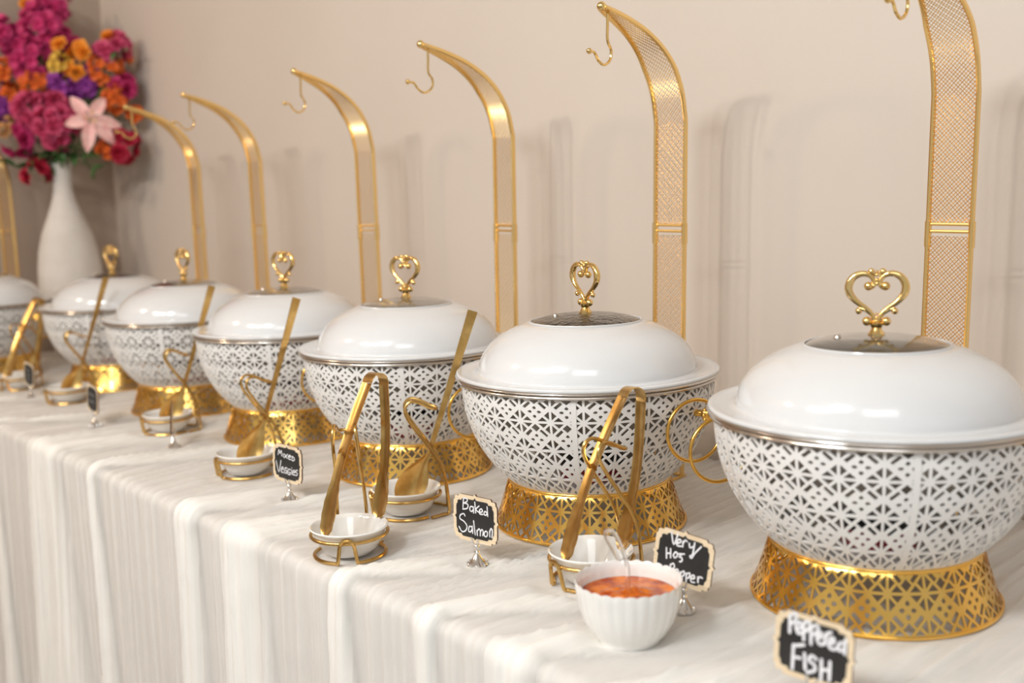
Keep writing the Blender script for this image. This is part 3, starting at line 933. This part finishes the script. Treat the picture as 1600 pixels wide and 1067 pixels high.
SC2 = [[(22 + 7 * k, 30 + (5 if k % 2 else -6)) for k in range(7)], [(14 + 8 * k, 55 + (6 if k % 2 else -5)) for k in range(8)], [(26 + 7 * k, 78 + (5 if k % 2 else -4)) for k in range(6)]]
make_card(-2.245, .806, -4, (-3, 3), 'small blurred chalkboard card right of the slim spoon rest', SC1, q, .0009, material=SMUDGE)
make_card(-2.721, .828, 0, (-3, 6), 'small blurred chalkboard card farthest left on the table', SC2, q, .0009, material=SMUDGE)

# ------------------------------------------------------------------ sauce bowl and plastic spoon
sb = empty('sauce_bowl', (-.704, .774, ZT), 0, 'white scalloped bowl of orange chili sauce in front of the hot pepper card', 'bowl')
mb = MB(); rows = []
prof = [(1e-4, .003), (.028, .003), (.030, .0), (.0325, .0), (.0335, .003), (.040, .010), (.0475, .024), (.0520, .040), (.0538, .054), (.0548, .0600), (.0543, .0620), (.0532, .0610), (.0515, .054), (.0495, .040), (.045, .025), (.036, .012), (.02, .008), (1e-4, .007)]
NS = 192
for i, (r, z) in enumerate(prof):
    row = []
    for k in range(NS):
        a = 2 * PI * k / NS
        fl = abs(math.sin(a * 14))                                    # 28 rounded flutes
        amt = max(0, min(1, (z - .004) / .03)) * (1 if 4 < i < 12 else (.5 if i < 14 else 0))
        rr = r + .0009 * (fl ** .7 - .5) * amt
        zz = z + (.0022 * fl ** .7 if 8 < i < 12 else 0)
        row.append((rr * math.cos(a), rr * math.sin(a), zz))
    rows.append(row)
mb.grid(rows, closeu=True).build('fluted_bowl', PORC, sb, angle=70)
mb = MB(); rows = []
rr_ = random.Random(8)
ph = [(rr_.uniform(60, 190), rr_.uniform(0, 6.3), rr_.uniform(0, 6.3)) for _ in range(10)]
for i in range(22):
    r = .0500 * i / 21 + 1e-5; row = []
    for k in range(64):
        a = 2 * PI * k / 64; x, y = r * math.cos(a), r * math.sin(a)
        m = max(0, 1 - ((x - .006) ** 2 + (y + .006) ** 2) / .034 ** 2)
        h = .0045 * m + m * .0016 * sum(math.sin(f * (x * math.cos(t) + y * math.sin(t)) * 3 + p) for f, t, p in ph) / 3
        row.append((x, y, .0475 + max(0, h)))
    rows.append(row)
mb.grid(rows, closeu=True).build('chili_sauce', SAUCE, sb)
sp = empty('plastic_spoon', (-.704, .774, ZT), 0, 'clear plastic spoon standing in the chili sauce bowl', 'spoon')
mb = MB()
def pz(x, y, z): return (x, y, z)
loop = smooth_path([(.016, -.020, .052), (.020, -.022, .075), (.019, -.024, .094), (.010, -.026, .114), (.006, -.029, .121), (.001, -.031, .121), (-.001, -.031, .115), (.004, -.028, .104), (.010, -.025, .092)], 5)
mb.tube(loop, .0021, 10)
mb.build('spoon_handle', PLAS, sp)

# ------------------------------------------------------------------ vase and flowers
V0 = Vector((-3.40, 1.185, ZT))
vs = empty('vase', V0, 0, 'tall matte white bottle vase holding the flowers', 'vase')
MB().lathe([(1e-4, 0), (.052, 0), (.056, .004), (.070, .05), (.084, .11), (.0915, .17), (.0945, .225), (.0930, .28), (.086, .335), (.072, .39), (.052, .44), (.036, .485), (.0285, .52), (.0275, .555), (.0300, .585), (.0345, .603), (.0350, .606), (.0320, .606), (.026, .585), (.022, .55), (.022, .5), (1e-4, .49)], 64).build('vase_body', VASE, vs)
MOUTH = V0 + Vector((0, 0, .60))
rnd = random.Random(11)


def petal(mb, c, ax, out, ln, wd, curl=.3, nl=4):
    """petal from point c, starting along ax leaning out"""
    ax = Vector(ax).normalized(); out = Vector(out).normalized(); sd = ax.cross(out).normalized()
    rows = []
    for i in range(nl + 1):
        t = i / nl
        d = out * (ln * t) + ax * (ln * (.45 * t - curl * t * t))
        w_ = wd * math.sin(PI * (.12 + .83 * t)) ** .8
        rows.append([tuple(Vector(c) + d + sd * (w_ * s) + ax * (w_ * .35 * s * s)) for s in (-1, -.4, .4, 1)])
    mb.grid(rows)


def blossom_mesh(name, n, ln, wd, m, layers=1, curl=.3, eye=True):
    mb = MB()
    for L_ in range(layers):
        for k in range(n):
            a = 2 * PI * (k + .5 * L_) / n + rnd.uniform(-.1, .1)
            tilt = .0 + .55 * L_
            o = Vector((math.cos(a) * math.cos(tilt), math.sin(a) * math.cos(tilt), math.sin(tilt)))
            petal(mb, (0, 0, 0), (0, 0, 1), o, ln * (1 - .18 * L_) * rnd.uniform(.85, 1.1), wd, curl)
    me = bpy.data.meshes.new(name); me.from_pydata(mb.v, [], mb.f); me.materials.append(m)
    me.polygons.foreach_set('use_smooth', [True] * len(me.polygons))
    return me


BL = {}
for nm, n, ln, wd, m, ly in (('mag', 5, .017, .010, MAG, 2), ('pink', 5, .019, .012, PINKM, 3), ('ora', 5, .011, .0065, ORA, 2), ('amb', 6, .020, .011, AMB, 3),
                             ('pur', 5, .019, .010, PUR, 2), ('yel', 5, .011, .007, YEL, 2), ('pea', 5, .009, .006, PEA, 2), ('red', 6, .022, .014, RED, 3), ('rose', 6, .022, .015, MAG, 3)):
    BL[nm] = [blossom_mesh('blossom', n, ln, wd, m, ly) for _ in range(3)]
lf = MB(); rows = []
for i in range(7):
    t = i / 6; w_ = .013 * math.sin(PI * (.05 + .93 * t)) ** .8
    rows.append([(t * .058, s * w_, .012 * math.sin(PI * t) + abs(s) * w_ * .35) for s in (-1, -.5, 0, .5, 1)])
lf.grid(rows)
LEAF_ME = lf.mesh('leaf', LEAF)
CV = Vector((.9435, -.3313, 0))           # from the flowers towards the room, the side seen
FLr = Vector((.667, .744, -.03)); FLu = Vector((-.078, .113, .991))
KIND = {'mag': 'magenta blossom spray', 'pink': 'rose pink ruffled blossom spray', 'ora': 'small-flowered orange spray', 'amb': 'amber orange bloom',
        'pur': 'purple blossom spray', 'yel': 'yellow blossom sprig', 'pea': 'peach filler sprig', 'red': 'crimson bloom', 'rose': 'deep magenta rose'}


def flower_pos(px, py, dep):             # bouquet plan, drawn as offsets from the vase mouth, 2 mm per unit
    return V0 + Vector((0, 0, .60)) + (FLr * (px - 99) + FLu * (255 - py)) * .00204 + CV * dep


def spray(kind, px, py, rad, num, dep, where, leaves=2):
    c = flower_pos(px, py, dep); R = rad * .00204
    root = empty(KIND[kind].replace(' ', '_').replace('-', '_'), MOUTH - Vector((0, 0, .06)), 0, KIND[kind] + ' ' + where, 'flower', 'flowers in the white vase')
    o0 = root.location; tgt = c - o0
    base = Vector((rnd.uniform(-.012, .012), rnd.uniform(-.012, .012), 0))
    mid = Vector((base.x * 1.2, base.y * 1.2, .07))
    MB().tube(smooth_path([base, mid, mid.lerp(tgt, .5) + Vector((0, 0, .02)), tgt - CV * .012], 4), .0018, 6).build('stem', STEM, root)
    for k in range(int(num * 1.35) if num > 3 else num):
        for _ in range(20):
            v = Vector((rnd.gauss(0, 1), rnd.gauss(0, 1), rnd.gauss(0, 1))).normalized()
            if v.dot(CV) > -.45: break
        q = rnd.uniform(.55, 1) ** .5
        if num == 1: v = (CV + Vector((0, 0, .3))).normalized(); q = 0
        p = tgt + v * R * q
        b = link('blossom', rnd.choice(BL[kind]), root)
        nrm = (v + CV * .6 + Vector((rnd.uniform(-.4, .4), rnd.uniform(-.4, .4), rnd.uniform(-.3, .5)))).normalized()
        b.location = p; b.rotation_euler = nrm.to_track_quat('Z', 'Y').to_euler()
        s = rnd.uniform(1.05, 1.5) * (1.15 if kind in ('mag', 'pink', 'pur') else 1); b.scale = (s, s, s)
    for k in range(leaves):
        l = link('leaf', LEAF_ME, root)
        t = rnd.uniform(.5, .85); l.location = mid.lerp(tgt, t)
        l.rotation_euler = (rnd.uniform(-.6, .6), rnd.uniform(-.3, .9), rnd.uniform(0, 6.3))
    return root


SPR = [('mag', 78, 52, 34, 26, .02, 'below the topmost tip of the bouquet', 2), ('mag', 93, 14, 18, 10, .0, 'forming the top tip of the bouquet', 1),
       ('mag', 66, 14, 14, 8, -.03, 'cut by the top of the frame', 1), ('mag', 60, 100, 34, 24, .03, 'in the middle left', 2),
       ('mag', 95, 78, 24, 16, .01, 'over the yellow sprig', 1), ('mag', 14, 55, 16, 12, .02, 'at the left edge, upper', 2), ('mag', 32, 72, 20, 12, .0, 'left of the centre', 1),
       ('pink', 62, 180, 24, 18, .07, 'low in the bouquet, left half', 1), ('pink', 96, 200, 28, 20, .08, 'low in the bouquet, beside the lily', 1),
       ('pink', 178, 82, 18, 9, .02, 'at the upper right of the bouquet', 1), ('pink', 82, 165, 20, 10, .06, 'just above the low pink cluster', 0),
       ('pur', 105, 138, 20, 12, .04, 'above the lily', 1), ('pur', 137, 132, 18, 12, .02, 'between the amber bloom and the lily', 1),
       ('pur', 10, 165, 20, 12, .03, 'at the left edge, lower', 1), ('pur', 28, 172, 12, 6, .03, 'beside the low rose pink cluster', 0), ('pur', 3, 125, 10, 5, .02, 'tiny, on the left edge of the frame', 0),
       ('ora', 22, 122, 24, 26, .04, 'at the left, under the magenta', 1), ('ora', 62, 140, 22, 24, .06, 'in the centre, over the pink cluster', 1),
       ('ora', 166, 112, 24, 30, .03, 'at the right, over the lily', 1), ('ora', 186, 98, 17, 16, .0, 'at the far right tip', 1), ('ora', 182, 160, 18, 20, .03, 'right of the lily', 1),
       ('ora', 170, 235, 14, 14, .04, 'beneath the lily', 1), ('ora', 212, 180, 9, 8, .0, 'behind the hanging hook', 1), ('ora', 30, 152, 16, 12, .05, 'small, above the rose', 0),
       ('amb', 104, 85, 11, 3, .06, 'in the middle of the bouquet', 1), ('amb', 137, 88, 12, 3, .05, 'right of the middle', 1), ('amb', 50, 18, 7, 1, .04, 'alone near the top', 0),
       ('amb', 175, 73, 7, 2, .03, 'peeping out at the upper right', 0), ('amb', 122, 118, 8, 2, .06, 'under the other amber blooms', 0),
       ('yel', 97, 108, 13, 12, .08, 'in the middle of the bouquet', 0), ('pea', 15, 200, 15, 26, .06, 'at the left edge', 1), ('pea', 8, 148, 7, 8, .05, 'small, by the purple flowers', 0),
       ('rose', 36, 222, 17, 5, .07, 'low at the left', 1), ('rose', 190, 140, 12, 5, .01, 'at the right edge', 1),
       ('red', 188, 228, 22, 8, .03, 'at the lower right', 2), ('red', 63, 270, 13, 4, .05, 'hanging lowest, beside the vase neck', 2), ('red', 75, 95, 22, 6, -.03, 'deep inside the bouquet', 0),
       ('red', 168, 150, 20, 5, -.03, 'behind the lily', 0)]
for s in SPR: spray(*s)
# lily
lr = empty('lily', MOUTH - Vector((0, 0, .06)), 0, 'large pale pink open lily at the right of the bouquet', 'flower', 'flowers in the white vase')
lc = flower_pos(141, 194, .125) - lr.location
ax = (CV + Vector((0, 0, .18)) + FLr * .1).normalized()
qz = ax.to_track_quat('Z', 'Y')
MB().tube(smooth_path([(0, 0, 0), (.005, 0, .06), lc * .6, lc - ax * .03], 5), .0025, 6).build('stem', STEM, lr)
rg = (FLr - ax * FLr.dot(ax)).normalized(); ug = ax.cross(rg)
if ug.z < 0: ug = -ug
for k, (ang, ln) in enumerate(((62, .088), (128, .086), (-2, .092), (-38, .098), (-92, .094), (195, .068))):
    a = math.radians(ang); o = rg * math.cos(a) + ug * math.sin(a)
    mb = MB(); rows = []
    sd = ax.cross(o)
    for i in range(9):
        t = i / 8
        w_ = .0195 * math.sin(PI * (.06 + .92 * t)) ** .75
        c = o * (ln * t) + ax * (.022 * t - .038 * t * t)
        rows.append([tuple(lc + c + sd * (w_ * s) + ax * (w_ * (.30 * s * s) - (.003 if s == 0 else 0) + .0015 * math.sin(t * 22) * abs(s))) for s in (-1, -.6, -.2, 0, .2, .6, 1)])
    mb.grid(rows).build('petal', LIL, lr, angle=180)
for k in range(6):
    a = 2 * PI * k / 6 + .3; o = rg * math.cos(a) + ug * math.sin(a)
    MB().tube([lc, lc + ax * .025 + o * .006, lc + ax * .042 + o * .016], .0009, 5).tube([lc + ax * .040 + o * .012, lc + ax * .045 + o * .020], .0022, 6).build('stamen', YEL if k % 2 else STEM, lr)
# foliage at the collar of the vase
for j, (px, py, n, wh) in enumerate(((45, 245, 9, 'at the lower left of the bouquet'), (88, 240, 9, 'over the vase mouth'), (125, 236, 6, 'below the lily'), (34, 262, 7, 'drooping beside the vase neck'), (22, 110, 5, 'at the left edge behind the orange spray'), (190, 90, 4, 'at the upper right tip'), (165, 258, 4, 'at the lower right'))):
    root = empty('leafy_stem', MOUTH - Vector((0, 0, .06)), 0, 'dark green leafy stem ' + wh, 'foliage', 'leafy stems in the white vase')
    tgt = flower_pos(px, py, .05) - root.location
    MB().tube(smooth_path([(0, 0, 0), (.004 * j, 0, .065), tgt * .7 + Vector((0, 0, .02)), tgt], 4), .0018, 6).build('stem', STEM, root)
    for k in range(n):
        l = link('leaf', LEAF_ME, root); t = .45 + .55 * k / n
        l.location = Vector((.004 * j, 0, .065)).lerp(tgt, t) if t < .7 else tgt
        l.rotation_euler = (rnd.uniform(-.7, .7), rnd.uniform(-.4, 1.1), rnd.uniform(-2.4, 1.6)); s = rnd.uniform(.8, 1.15); l.scale = (s, s, s)
